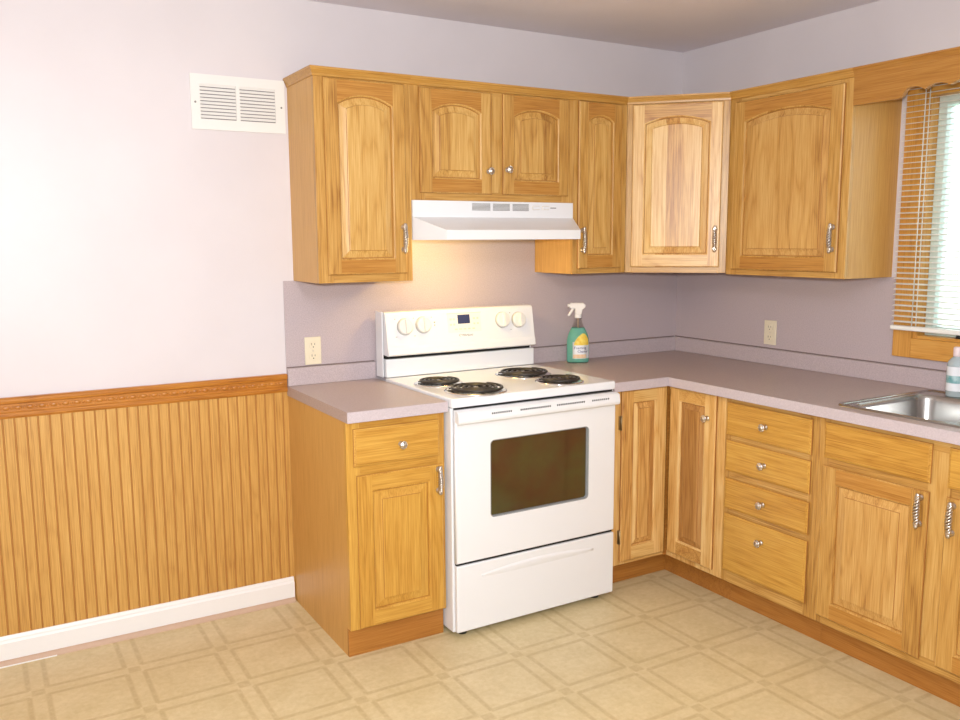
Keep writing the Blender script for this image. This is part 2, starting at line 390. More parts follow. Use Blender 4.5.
# chair rail with a carved running pattern
mb = MB()
zr0, zr1 = 0.892, 0.966
pr = [(0, zr0), (-0.013, zr0), (-0.017, zr0+0.008), (-0.017, zr0+0.020), (-0.013, zr0+0.023), (-0.013, zr0+0.050), (-0.019, zr0+0.054), (-0.021, zr0+0.062), (-0.021, zr0+0.069), (-0.016, zr1), (0, zr1)]
mb.extrude_poly(pr, 'x', XW, -2.133, 'stain_x')
x = -2.155
while x > -3.6:
    mb.sphere((x, -0.0125, zr0+0.0365), 0.0125, 'stain_x', 1.0, 0.28, 0.62, 10, 6)
    mb.sphere((x-0.019, -0.0125, zr0+0.0365), 0.005, 'stain_x', 1.0, 0.5, 1.3, 8, 5)
    x -= 0.038
struct('trim_2', mb, 'dark stained chair rail carved with a running oval pattern')
# baseboard and shoe
mb = MB()
pb = [(-0.010, 0), (-0.024, 0), (-0.024, 0.080), (-0.019, 0.088), (-0.019, 0.094), (-0.015, 0.104), (-0.010, 0.104)]
mb.extrude_poly(pb, 'x', XW, -2.137, 'trimwhite')
struct('baseboard_back', mb, 'white painted baseboard under the beadboard')
mb = MB()
qp = [(-0.024, 0)]+[(-0.024-0.016*math.cos(a), 0.018*math.sin(a)) for a in [PI/2*i/6 for i in range(7)]]
mb.extrude_poly(qp, 'x', XW, -2.139, 'qround')
struct('trim_3', mb, 'tan quarter round shoe moulding along the baseboard')
mb = MB(); mb.box(XW, -3.045, -0.0425, -0.0405, 0, 0.004, 'trimwhite')
struct('trim_6', mb, 'white strip at the foot of the baseboard')
# laminate wall sheets
mb = MB(); mb.box(-2.131, -0.003, -0.004, 0, 0.90, 1.343, 'lam'); mb.box(-1.692, -0.909, -0.004, 0, 1.343, 1.66, 'lam'); struct('trim_4', mb, 'mauve laminate sheet on the wall behind the stove')
mb = MB(); mb.box(-0.004, 0, -2.60, -0.004, 0.90, 1.032, 'lam'); mb.box(-0.004, 0, -1.262, -0.004, 1.032, 1.343, 'lam'); struct('trim_5', mb, 'mauve laminate sheet on the wall beside the window')

# ------------------------------------------------------------------ window
wf = MB()
cw = 0.078
def casing(y0, y1, z0, z1):
    wf.box(-0.020, -0.0001, y0, y1, z0, z1, 'valance_y', 0.003)
MT['valance_y'] = wood('casing_oak', (0.40, 0.16, 0.02), (0.60, 0.28, 0.05), (0.70, 0.37, 0.085), 'y', 0.6, 0.2, 0.3)
MT['valance_z'] = wood('casing_oak_upright', (0.40, 0.16, 0.02), (0.60, 0.28, 0.05), (0.70, 0.37, 0.085), 'z', 0.6, 0.2, 0.3)
wf.box(-0.020, -0.0001, WY0+cw, WY0, WZ0-cw, WZ1+cw, 'valance_z', 0.003)
wf.box(-0.020, -0.0001, WY1, WY1-cw, WZ0-cw, WZ1+cw, 'valance_z', 0.003)
casing(WY1, WY0, WZ0-cw, WZ0); casing(WY1, WY0, WZ1, WZ1+cw)
# jamb liner
wf.box(-0.004, 0.075, WY0, WY0-0.015, WZ0, WZ1, 'valance_z'); wf.box(-0.004, 0.075, WY1+0.015, WY1, WZ0, WZ1, 'valance_z')
wf.box(-0.004, 0.075, WY1+0.0151, WY0-0.0151, WZ0, WZ0+0.012, 'valance_y'); wf.box(-0.004, 0.075, WY1+0.0151, WY0-0.0151, WZ1-0.012, WZ1, 'valance_y')
win = struct('window_1', wf, 'oak cased kitchen window on the right wall')
s = MB(); fy0, fy1, fz0, fz1 = WY0-0.015, WY1+0.015, WZ0+0.012, WZ1-0.012
ym_ = (fy0+fy1)/2
for a, c in ((fy0, fy0-0.034), (fy1+0.034, fy1), (ym_+0.03, ym_-0.03)): s.box(0.045, 0.10, a, c, fz0, fz1, 'vinyl', 0.003)
for a, c in ((fy0-0.034, ym_+0.03), (ym_-0.03, fy1+0.034)):
    s.box(0.045, 0.10, a, c, fz0, fz0+0.035, 'vinyl', 0.002); s.box(0.045, 0.10, a, c, fz1-0.035, fz1, 'vinyl', 0.002)
tag(s.build('window_sash', win), 'pale vinyl sash')
s = MB(); s.box(0.070, 0.074, fy0-0.03, fy1+0.03, fz0+0.03, fz1-0.03, 'pane'); s.build('window_pane', win)
s = MB(); s.lathe((0.02, -1.52, WZ0+0.012), [(0.016, 0), (0.014, 0.012), (0.006, 0.022)], 'black', 'z', 12)
s.tube([(0.02, -1.52, WZ0+0.032), (0.005, -1.53, WZ0+0.040), (-0.012, -1.56, WZ0+0.030)], 0.006, 'black'); tag(s.build('crank_handle', win), 'dark crank handle')
# outdoors, seen only through the blind
mb = MB(); mb.box(0.6, 40, -25, 40, -0.7, -0.6, 'grass'); struct('ground', mb, 'sunlit lawn outside the window')

# blind
bl = root('window_blind', 'cream slatted blind hanging in front of the window', 'blind', (-0.05, -1.8, 1.145))
bx, by0, by1 = -0.048, -1.284, -2.365
s = MB(); s.box(bx-0.018, bx+0.018, by0, by1, 2.088, 2.118, 'slat', 0.002); s.build('headrail', bl)
s = MB(); s.box(bx-0.014, bx+0.014, by0+0.004, by1-0.004, 1.138, 1.156, 'slat', 0.004); s.build('bottom_rail', bl)
s = MB(); nsl = 44
for i in range(nsl):
    zc = 1.172+i*(2.084-1.172)/(nsl-1); top = []; bot = []
    for j in range(5):
        u = (j/4-0.5)*0.025; cz = 0.0022*(1-(2*j/4-1)**2)+u*0.16
        top.append((bx+u, zc+cz+0.0004)); bot.append((bx+u, zc+cz-0.0004))
    s.extrude_poly(top+bot[::-1], 'y', by0, by1, 'slat')
s.build('slats', bl)
for yy in (-1.372, -1.82, -2.27):
    s = MB()
    for dx_ in (-0.0135, 0.0135): s.tube([(bx+dx_, yy, 1.154), (bx+dx_, yy, 2.09)], 0.0022, 'cord', 6)
    s.build('ladder_cord', bl)

# ------------------------------------------------------------------ cabinet doors and hardware
def outline(x0, x1, z0, z1, rise, o, n=14):
    # closed outline, offset inward by o; arch rise on top
    a, c, b = x0+o, x1-o, z0+o
    pts = [(a, b), (c, b)]
    if rise <= 0: return pts+[(c, z1-o), (a, z1-o)]
    w = (x1-x0)/2; R = (w*w+rise*rise)/(2*rise); cx = (x0+x1)/2; cz = z1-R
    Ri = R-o
    for k in range(n+1):
        xx = c+(a-c)*k/n
        pts.append((xx, cz+math.sqrt(max(Ri*Ri-(xx-cx)**2, 0))))
    return pts
def twist_handle(door, x, z, yf, L=0.108):
    s = MB(); y = yf-0.015; n = 40
    for sz in (-1, 1):
        zc = z+sz*L*0.40
        s.lathe((x, yf, zc), [(0.0115, 0.0), (0.0115, -0.002), (0.007, -0.005), (0.006, -0.009), (0.0075, -0.013), (0.010, -0.017), (0.006, -0.021)], 'pewter', 'y', 12)
        s.sphere((x, y-0.001, z+sz*L*0.47), 0.0085, 'pewter', 0.95, 0.8, 1.0, 10, 6)
    for ph in (0, 2*PI/3, 4*PI/3):
        pts = []; rr = []
        for i in range(n+1):
            t = i/n; zz = z+(t-0.5)*L*0.86; a = ph+t*2*PI*3.0
            R = 0.0035+0.0028*math.sin(PI*t)
            R *= 1.25; pts.append((x+R*math.cos(a), y-0.004*math.sin(PI*t)+R*math.sin(a), zz)); rr.append(0.0034)
        s.tube(pts, rr, 'pewter', 6)
    for t in (0.30, 0.5, 0.70): s.sphere((x, y-0.004, z+(t-0.5)*L*0.86), 0.0072, 'pewter', 1, 1, 0.6, 10, 6)
    o = s.build('handle', door); o['label'] = 'twisted silver pull'; return o
def knob(parent, x, z, yf):
    s = MB()
    s.lathe((x, yf, z), [(0.011, 0), (0.010, -0.003), (0.005, -0.006), (0.005, -0.013), (0.013, -0.018), (0.0155, -0.022), (0.013, -0.026), (0.009, -0.0265), (0.007, -0.029), (0.002, -0.031)], 'pewter', 'y', 16)
    for k in range(8):
        a = 2*PI*k/8; s.sphere((x+0.0125*math.cos(a), yf-0.0245, z+0.0125*math.sin(a)), 0.0032, 'pewter', 1, 1, 1, 6, 4)
    o = s.build('knob', parent); o['label'] = 'round silver knob'; return o
def door(parent, x0, x1, z0, z1, yf, rise=0.0, st=0.052, rb=0.056, rt=0.054, t=0.014, sm='oak_z', rm='rail_x', pm='panel_z', inset=0.030):
    """framed door with a raised panel; yf is the plane of the face frame, the door stands t in front of it"""
    s = MB(); F = yf-t; e = 0.005
    ox0, ox1, oz0, oz1 = x0+st, x1-st, z0+rb, z1-rt
    A = outline(ox0, ox1, oz0, oz1, rise, 0.0)
    # front faces : stiles (upright grain) and rails (level grain)
    ia, ib, ja, jb = x0+e, x1-e, z0+e, z1-e
    for (a, c) in ((ia, ox0), (ox1, ib)):
        s.faces([(a, F, ja), (c, F, ja), (c, F, jb), (a, F, jb)], [(0, 1, 2, 3)], sm)
    s.faces([(ox0, F, ja), (ox1, F, ja), (ox1, F, oz0), (ox0, F, oz0)], [(0, 1, 2, 3)], rm)
    top = A[2:]
    for i in range(len(top)-1):
        (xa, za), (xc, zc) = top[i], top[i+1]
        s.faces([(xa, F, za), (xc, F, zc), (xc, F, jb), (xa, F, jb)], [(0, 1, 2, 3)], rm)
    # outer eased edge, then back to the frame
    R = [[(ia, F, ja), (ib, F, ja), (ib, F, jb), (ia, F, jb)], [(x0+0.001, F+0.004, z0+0.001), (x1-0.001, F+0.004, z0+0.001), (x1-0.001, F+0.004, z1-0.001), (x0+0.001, F+0.004, z1-0.001)],
         [(x0, F+0.007, z0), (x1, F+0.007, z0), (x1, F+0.007, z1), (x0, F+0.007, z1)], [(x0+0.003, yf, z0+0.003), (x1-0.003, yf, z0+0.003), (x1-0.003, yf, z1-0.003), (x0+0.003, yf, z1-0.003)]]
    s.ring_loft(R, sm, cap=False, smooth=False, mats=[sm, 'seam', 'seam'])  # lip shadow put into the colour of the door edge
    s.faces(R[-1], [(0, 1, 2, 3)], 'inside')
    # moulded inner edge (sticking)
    def ring(o, y): return [(p[0], y, p[1]) for p in outline(ox0, ox1, oz0, oz1, rise, o)]
    s.ring_loft([ring(0, F), ring(0.002, F+0.0006), ring(0.0045, F+0.0022), ring(0.0062, F+0.0048), ring(0.0068, F+0.0105)], sm, cap=False, smooth=False)
    d = s.build('door', parent)
    p = MB(); q = inset
    rr = [ring(0.0066, F+0.0100), ring(0.0088, F+0.0098), ring(0.0088+q*0.5, F+0.0068), ring(0.0080+q*0.9, F+0.0036), ring(0.0092+q*0.9, F+0.0010), ring(0.0110+q*0.9, F+0.0004)]
    p.ring_loft(rr, pm, cap=False, smooth=False, mats=['seam', pm, pm, 'seam', pm])
    p.faces(rr[-1], [tuple(range(len(rr[-1])))], pm)
    p.build('raised_panel', d)
    return d
def drawer(parent, x0, x1, z0, z1, yf, t=0.014, m='gold_x', name='drawer'):
    s = MB(); F = yf-t
    def R(o, y): return [(x0+o, y, z0+o), (x1-o, y, z0+o), (x1-o, y, z1-o), (x0+o, y, z1-o)]
    rr = [R(0.003, yf), R(0.0, F+0.008), R(0.0015, F+0.005), R(0.006, F+0.0035), R(0.0075, F+0.0010), R(0.010, F)]
    s.ring_loft(rr, m, cap=False, smooth=False, mats=['seam', 'seam', m, m, m]); s.faces(rr[-1], [(0, 1, 2, 3)], m); s.faces(rr[0], [(0, 1, 2, 3)], 'inside')
    return s.build(name, parent)

# crown along the top of the wall cabinets
UD, UZ, UT = 0.2963, 1.343, 2.133
CP, DP = (-0.6076, -UD), (-UD, -0.621)
XL1, X12, X24, YR = -2.0866, -1.6945, -0.9070, -1.2340
PATH = [(XL1, -0.0005), (XL1, -UD), (X12, -UD), (X24, -UD), CP, DP, (-UD, YR), (-UD, -2.44)]
CPROF = [(0.0, UT-0.034), (0.004, UT-0.032), (0.005, UT-0.024), (0.012, UT-0.010), (0.015, UT-0.007), (0.015, UT), (0.0, UT)]
def off_path(d):
    out = []
    for i, p in enumerate(PATH):
        p = Vector(p); ns = []
        for a, c in ((i-1, i), (i, i+1)):
            if a < 0 or c >= len(PATH): continue
            t = (Vector(PATH[c])-Vector(PATH[a])).normalized(); ns.append(Vector((t.y, -t.x)))
        n = sum(ns, Vector((0, 0))); n.normalize(); k = 1/max(n.dot(ns[0]), 0.3)
        out.append(p+n*d*k)
    return out
OFFS = [off_path(d) for d, z in CPROF]
def crown(parent, i0, i1, m='crown_x'):
    s = MB(); rings = []
    for i in range(i0, i1+1):
        rings.append([(OFFS[k][i].x, OFFS[k][i].y, CPROF[k][1]) for k in range(len(CPROF))])
    s.ring_loft(rings, m, True, smooth=False)
    mi = parent.matrix_basis.inverted()
    bmesh.ops.transform(s.bm, matrix=mi, verts=s.bm.verts)
    return s.build('crown_moulding', parent, off=(0, 0, 0))

def carcass(parent, x0, x1, d, z0, z1, lm='side_z', recess=0.006):
    s = MB(); t = 0.012; b = 0.0002
    s.box(x0, x0+t, -d+0.019, -b, z0, z1, lm); s.box(x1-t, x1, -d+0.019, -b, z0, z1, lm)
    s.box(x0+t, x1-t, -d+0.019, -b, z0+recess, z0+recess+t, 'side_z'); s.box(x0+t, x1-t, -d+0.019, -b, z1-t-0.004, z1-0.004, 'inside')
    s.box(x0+t, x1-t, -0.008, -b, z0+recess+t, z1-t-0.004, 'inside')
    return s.build('cabinet_box', parent)
def face(parent, x0, x1, d, z0, z1, sl=0.03, sr=0.03, rt=0.05, rb=0.035, mids=(), rails=(), m='oak_z', rm='oak_x'):
    s = MB(); a, c = -d, -d+0.019
    s.box(x0, x0+sl, a, c, z0, z1, m, 0.0012); s.box(x1-sr, x1, a, c, z0, z1, m, 0.0012)
    for q, w in mids: s.box(q-w/2, q+w/2, a, c, z0+rb, z1-rt, m)
    s.box(x0+sl, x1-sr, a, c, z1-rt, z1, rm); s.box(x0+sl, x1-sr, a, c, z0, z0+rb, rm, 0.0012)
    for q, w in rails: s.box(x0+sl, x1-sr, a+0.0003, c, q-w/2, q+w/2, rm)
    return s.build('face_frame', parent)

G_UP = 'oak wall cabinets above the counter'
# 1 tall left wall cabinet
c1 = root('wall_cabinet', 'tall single door oak wall cabinet with an exposed left side next to the vent', 'cabinet', (XL1, 0, UZ), group=G_UP)
carcass(c1, XL1, X12, UD, UZ, UT); face(c1, XL1, X12, UD, UZ, UT, sl=0.06, sr=0.06)
d = door(c1, -2.052, -1.722, 1.373, 2.096, -UD, rise=0.032); twist_handle(d, -1.738, 1.510, -UD-0.014)
crown(c1, 0, 2)
# 2 short double door cabinet over the hood
c2 = root('wall_cabinet', 'short two door oak wall cabinet directly above the white range hood', 'cabinet', (X12, 0, 1.660), group=G_UP)
carcass(c2, X12, X24, UD, 1.660, UT); face(c2, X12, X24, UD, 1.660, UT, sl=0.06, sr=0.06, mids=((-1.303, 0.09),))
d = door(c2, -1.660, -1.328, 1.688, 2.094, -UD, rise=0.030); knob(d, -1.347, 1.781, -UD-0.014)
d = door(c2, -1.276, -0.940, 1.688, 2.096, -UD, rise=0.030); knob(d, -1.256, 1.790, -UD-0.014)
crown(c2, 2, 3)
# 3 narrow cabinet
c3 = root('wall_cabinet', 'narrow tall oak wall cabinet right of the hood with a lamp lit left side', 'cabinet', (X24, 0, UZ+0.006), group=G_UP)
carcass(c3, X24, CP[0]+0.0, UD, UZ+0.006, UT); face(c3, X24, CP[0], UD, UZ+0.006, UT, sl=0.045, sr=0.055)
d = door(c3, -0.885, -0.640, 1.372, 2.098, -UD, rise=0.028, st=0.050); twist_handle(d, -0.862, 1.498, -UD-0.014)
crown(c3, 3, 4)
# 4 diagonal corner cabinet
ang = math.atan2(DP[1]-CP[1], DP[0]-CP[0]); WL = math.dist(CP, DP)
c4 = root('wall_cabinet', 'diagonal oak wall cabinet set across the corner of the room', 'cabinet', (0, 0, UZ+0.006), ang, CP, group=G_UP)
s = MB(); inv = c4.matrix_basis.inverted()
poly = [(-0.0002, -0.0002), (-0.605, -0.0002), (-0.605, -UD-0.0005), (-UD-0.0005, -0.618), (-0.0002, -0.618)]
pz = [tuple((inv @ Vector((p[0]+0, p[1]+0, 0))))[:2] for p in poly]
pz = [(p[0], p[1]+0.010) if i in (2, 3) else p for i, p in enumerate(pz)]
s.extrude_poly(pz, 'z', UZ+0.012, UT-0.004, 'side_z'); s.build('cabinet_box', c4, off=(0, 0, UZ+0.006))
s = MB(); y0, y1 = -0.0, 0.010
s.box(0.001, 0.033, y0, y1, UZ+0.006, UT, 'oak_z', 0.001); s.box(WL-0.038, WL-0.001, y0, y1, UZ+0.006, UT, 'oak_z', 0.001)
s.box(0.033, WL-0.038, y0, y1, UT-0.05, UT, 'oak_x'); s.box(0.033, WL-0.038, y0, y1, UZ+0.006, UZ+0.04, 'oak_x')
s.build('face_frame', c4)
d = door(c4, 0.027, WL-0.030, 1.374, 2.097, 0.0, rise=0.030, sm='hick_z', rm='hick_x', pm='hick_z'); twist_handle(d, WL-0.052, 1.500, -0.014)
crown(c4, 4, 5)
# 5 right wall cabinet (frame x = -world y)
RA = -PI/2
c5 = root('wall_cabinet', 'wide oak wall cabinet with a knotty arched door next to the window', 'cabinet', (0.621, 0, UZ), RA, group=G_UP)
carcass(c5, 0.6215, -YR, UD, UZ, UT); face(c5, 0.6215, -YR, UD, UZ, UT, sl=0.06, sr=0.06)
d = door(c5, 0.658, 1.203, 1.366, 2.084, -UD, rise=0.032, st=0.055, pm='knotty_z'); twist_handle(d, 1.180, 1.500, -UD-0.014)
crown(c5, 5, 6)
# valance over the window
va = root('valance_board', 'scalloped oak valance board spanning above the window blind', 'valance', (1.235, -UD, 1.99), RA)
s = MB(); pts = []
def zval(x):
    if x < 1.424: return 1.995
    if x < 1.450: k = (x-1.424)/0.026; return 1.995+0.024*(0.5-0.5*math.cos(PI*k))
    k = ((x-1.428)/0.092) % 1.0; return 2.013+0.016*math.sin(PI*k)**0.8
xa, xb = 1.2355, 2.44; n = 110; xc = (xa+xb)/2
for i in range(n+1):
    x = xa+(xb-xa)*i/n; xm = x if x < xc else xa+xb-x
    pts.append((x, zval(xm)))
poly = pts+[(xb, UT-0.002), (xa, UT-0.002)]
fr = [(p[0], -UD-0.004, p[1]) for p in poly]; bk = [(p[0], -UD+0.015, p[1]) for p in poly]; N_ = len(poly)
for i in range(n):
    a, c = i, i+1
    for y in (-UD-0.004, -UD+0.015):
        s.faces([(pts[a][0], y, pts[a][1]), (pts[c][0], y, pts[c][1]), (pts[c][0], y, UT-0.002), (pts[a][0], y, UT-0.002)], [(0, 1, 2, 3)], 'valance_x')
s.faces(fr+bk, [(i, (i+1) % N_, N_+(i+1) % N_, N_+i) for i in range(N_)], 'valance_x')
s.build('scalloped_board', va)
crown(va, 6, 7, 'valance_x')

# ------------------------------------------------------------------ base cabinets
BD, BZ, BT = 0.635, 0.108, 0.8745
G_B = 'oak base cabinets under the counters'
def base_box(parent, x0, x1, d, toe, lm='side_z', lside=True, yb=-0.0002, notch=True):
    s = MB(); t = 0.012
    # side panels run to the floor behind the toe board
    for a, c in ((x0, x0+t), (x1-t, x1)):
        s.box(a, c, -toe+0.0, yb, 0.0, BZ, lm); s.box(a, c, -d+0.019, yb, BZ, BT, lm)
    s.box(x0+t, x1-t, -d+0.019, yb, BZ, BZ+t, 'inside'); s.box(x0+t, x1-t, yb-0.008, yb, BZ+t, BT, 'inside')
    return s.build('cabinet_box', parent)
def toe_board(parent, x0, x1, toe):
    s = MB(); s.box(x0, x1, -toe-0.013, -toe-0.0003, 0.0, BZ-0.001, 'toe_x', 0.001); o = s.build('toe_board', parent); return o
# left of the stove
XB0, XB1 = -2.131, -1.7425
b1 = root('base_cabinet', 'oak base cabinet with one drawer and one door left of the stove', 'cabinet', (XB0, 0, 0), group=G_B)
base_box(b1, XB0, XB1, BD, 0.598); face(b1, XB0, XB1, BD, BZ, BT, sl=0.05, sr=0.03, rt=0.04, rb=0.03, rails=((0.693, 0.06),), m='gold_z', rm='gold_x')
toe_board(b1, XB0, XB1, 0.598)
d = drawer(b1, -2.107, -1.766, 0.713, 0.850, -BD); knob(d, -1.926, 0.777, -BD-0.014)
d = door(b1, -2.098, -1.755, 0.113, 0.681, -BD, rise=0, st=0.056, rb=0.058, rt=0.058, sm='gold_z', rm='gold_x', pm='gold_z', inset=0.034); twist_handle(d, -1.776, 0.622, -BD-0.014, 0.10)
# corner cabinet with two doors meeting in the inside corner
b2 = root('base_cabinet', 'corner base cabinet with two narrow doors meeting at the inside corner', 'cabinet', (-0.96, -0.96, 0), group=G_B)
XC0 = -0.9625
s = MB(); t = 0.012
s.box(XC0, XC0+t, -BD+0.019, -0.0002, BZ, BT, 'side_z'); s.box(XC0, XC0+t, -0.56, -0.0002, 0, BZ, 'side_z')
s.box(-BD+0.019, -0.0002, -0.971, -0.971+t, BZ, BT, 'side_z'); s.box(-0.56, -0.0002, -0.971, -0.971+t, 0, BZ, 'side_z')
s.box(XC0+t, -0.0002, -BD+0.03, -0.0002, BZ, BZ+t, 'inside'); s.box(-BD+0.03, -0.0002, -0.959, -BD+0.03, BZ, BZ+t, 'inside')
s.build('cabinet_box', b2)
s = MB()
s.box(XC0, -0.870, -BD, -BD+0.019, BZ, BT, 'hick_z', 0.001); s.box(-0.870, -BD, -BD, -BD+0.019, BT-0.018, BT, 'hick_x'); s.box(-0.870, -BD, -BD, -BD+0.019, BZ, BZ+0.02, 'hick_x')
s.box(-BD, -BD+0.019, -0.971, -0.903, BZ, BT, 'hick_z', 0.001); s.box(-BD, -BD+0.019, -0.903, -BD, BT-0.018, BT, 'hick_z'); s.box(-BD, -BD+0.019, -0.903, -BD, BZ, BZ+0.02, 'hick_z')
s.box(-0.647, -0.617, -0.647, -0.617, BZ, BT, 'toe_x')
s.build('face_frame', b2)
s = MB(); s.box(XC0, -0.5605, -0.573, -0.5605, 0, BZ-0.001, 'toe_x', 0.001); s.build('toe_board', b2)
s = MB(); s.box(-0.573, -0.5605, -0.971, -0.5735, 0, BZ-0.001, 'toe_x', 0.001); s.build('toe_board', b2)
d = door(b2, -0.902, -0.651, 0.124, 0.872, -BD, rise=0, st=0.060, rb=0.060, rt=0.052, sm='hick_z', rm='hick_x', pm='hick_z', inset=0.026)
for zz in (0.735, 0.235):
    s = MB(); s.box(-0.9105, -0.9025, -BD-0.006, -BD-0.0005, zz-0.03, zz+0.03, 'hinge', 0.001); s.tube([(-0.9025, -BD-0.009, zz-0.032), (-0.9025, -BD-0.009, zz+0.032)], 0.0035, 'hinge', 8); s.build('hinge', d)
# second door, built in its own frame: local x = -world y
hb = bpy.data.objects.new('door', None)
tmp = root('door_frame', 'x', 'x', (0, 0, 0), RA)
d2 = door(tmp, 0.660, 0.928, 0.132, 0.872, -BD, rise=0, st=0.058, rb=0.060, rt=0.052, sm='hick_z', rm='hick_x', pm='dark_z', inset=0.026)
knob(d2, 0.884, 0.770, -BD-0.014)
Mi = b2.matrix_basis.inverted() @ tmp.matrix_basis
for o in [d2]+list(d2.children):
    o.data.transform(Mi)
d2.parent = b2
bpy.data.objects.remove(tmp); bpy.data.objects.remove(hb)
# four drawer cabinet
b3 = root('base_cabinet', 'oak base cabinet with a stack of four drawers on the right run', 'cabinet', (0.9715, 0, 0), RA, group=G_B)
base_box(b3, 0.9715, 1.418, BD, 0.56); face(b3, 0.9715, 1.418, BD, BZ, BT, sl=0.03, sr=0.04, rt=0.04, rb=0.06, rails=((0.711, 0.05), (0.560, 0.055), (0.409, 0.05)))
toe_board(b3, 0.9715, 1.418, 0.56)
for z0, z1, zk in ((0.722, 0.855, 0.788), (0.575, 0.702, 0.637), (0.420, 0.546, 0.482), (0.157, 0.399, 0.330)):
    d = drawer(b3, 0.985, 1.393, z0, z1, -BD); knob(d, 1.185, zk, -BD-0.014)
# sink cabinet
b4 = root('base_cabinet', 'oak sink base cabinet with false drawer fronts and two doors under the sink', 'cabinet', (1.4185, 0, 0), RA, group=G_B)
base_box(b4, 1.4185, 2.345, BD, 0.56); face(b4, 1.4185, 2.345, BD, BZ, BT, sl=0.045, sr=0.045, rt=0.04, rb=0.04, mids=((1.872, 0.08),), rails=((0.710, 0.06),))
toe_board(b4, 1.4185, 2.345, 0.56)
drawer(b4, 1.446, 1.845, 0.727, 0.857, -BD, name='false_drawer_front'); drawer(b4, 1.899, 2.305, 0.727, 0.857, -BD, name='false_drawer_front')
d = door(b4, 1.445, 1.844, 0.138, 0.700, -BD, rise=0, st=0.058, rb=0.058, rt=0.058, pm='knotty_z', inset=0.032); twist_handle(d, 1.818, 0.634, -BD-0.014)
d = door(b4, 1.899, 2.305, 0.138, 0.700, -BD, rise=0, st=0.058, rb=0.058, rt=0.058, inset=0.032); twist_handle(d, 1.925, 0.634, -BD-0.014)

# ------------------------------------------------------------------ countertops
CD, CZ, CT = 0.662, 0.876, 0.915
def splash(parent, x0, x1, y0, y1):
    s = MB(); s.box(x0, x1, y0, y1, CT+0.0003, 0.988, 'lam', 0.002); o = s.build('backsplash', parent)
    s = MB(); s.box(x0, x1, max(y0, y1-0.004) if x1-x0 > y1-y0 else y0, y1, 0.9883, 0.9925, 'splashshade') if x1-x0 > y1-y0 else s.box(x1-0.004, x1, y0, y1, 0.9883, 0.9925, 'splashshade')
    s.build('shadow_line', o)  # dark strip standing in for the ledge shadow
k1 = root('countertop', 'short mauve laminate countertop left of the stove', 'countertop', (-2.135, 0, CZ))
s = MB(); s.extrude_poly([(-2.1330, -CD+0.004), (-1.7390, -CD+0.004), (-1.7440, -0.005), (-2.1330, -0.005)], 'z', CZ, CT, 'counter'); s.build('slab', k1)
s = MB(); s.box(-2.1330, -1.7390, -CD, -CD+0.0038, CZ, CT-0.0005, 'edge', 0.001); o = s.build('front_edge', k1); o['label'] = 'paler laminate front edge'
splash(k1, -2.1305, -1.7440, -0.022, -0.005)
k2 = root('countertop', 'long L shaped mauve laminate countertop running round the corner to the sink', 'countertop', (-0.3, -0.3, CZ))
s = MB(); HX0, HX1, HY0, HY1 = -0.590, -0.075, -1.475, -2.27
CD = 0.672; E2 = CD-0.004
s.extrude_poly([(-0.9650, -E2), (-E2, -E2), (-E2, -0.005), (-0.9680, -0.005)], 'z', CZ, CT, 'counter'); s.box(-E2, -0.005, HY0, -0.005, CZ, CT, 'counter')
s.box(-E2, HX0, HY1, HY0, CZ, CT, 'counter'); s.box(HX1, -0.005, HY1, HY0, CZ, CT, 'counter'); s.box(-E2, -0.005, -2.60, HY1, CZ, CT, 'counter')
s.build('slab', k2)
s = MB(); s.box(-0.9645, -E2-0.0001, -CD, -E2-0.0002, CZ, CT-0.0005, 'edge', 0.001); s.box(-CD, -E2-0.0002, -2.60, -CD, CZ, CT-0.0005, 'edge', 0.001)
o = s.build('front_edge', k2); o['label'] = 'paler laminate front edge'
splash(k2, -0.9670, -0.0225, -0.022, -0.005); splash(k2, -0.022, -0.005, -2.60, -0.0055)

# ------------------------------------------------------------------ sink
sk = root('sink', 'stainless steel drop in sink set in the counter under the window', 'sink', (-0.33, -1.86, CT))
s = MB()
ox0, ox1, oy0, oy1 = -0.612, -0.056, -1.455, -2.29
zt = CT+0.005
def rrect(x0, x1, y0, y1, r, z, n=6):
    x0, x1 = sorted((x0, x1)); y0, y1 = sorted((y0, y1)); P_ = []
    for cx, cy, a0 in ((x1-r, y1-r, 0), (x0+r, y1-r, PI/2), (x0+r, y0+r, PI), (x1-r, y0+r, 1.5*PI)):
        for i in range(n+1):
            a = a0+PI/2*i/n; P_.append((cx+r*math.cos(a), cy+r*math.sin(a), z))
    return P_
bowls = [(-0.578, -0.150, -1.487, -1.850), (-0.578, -0.150, -1.885, -2.258)]
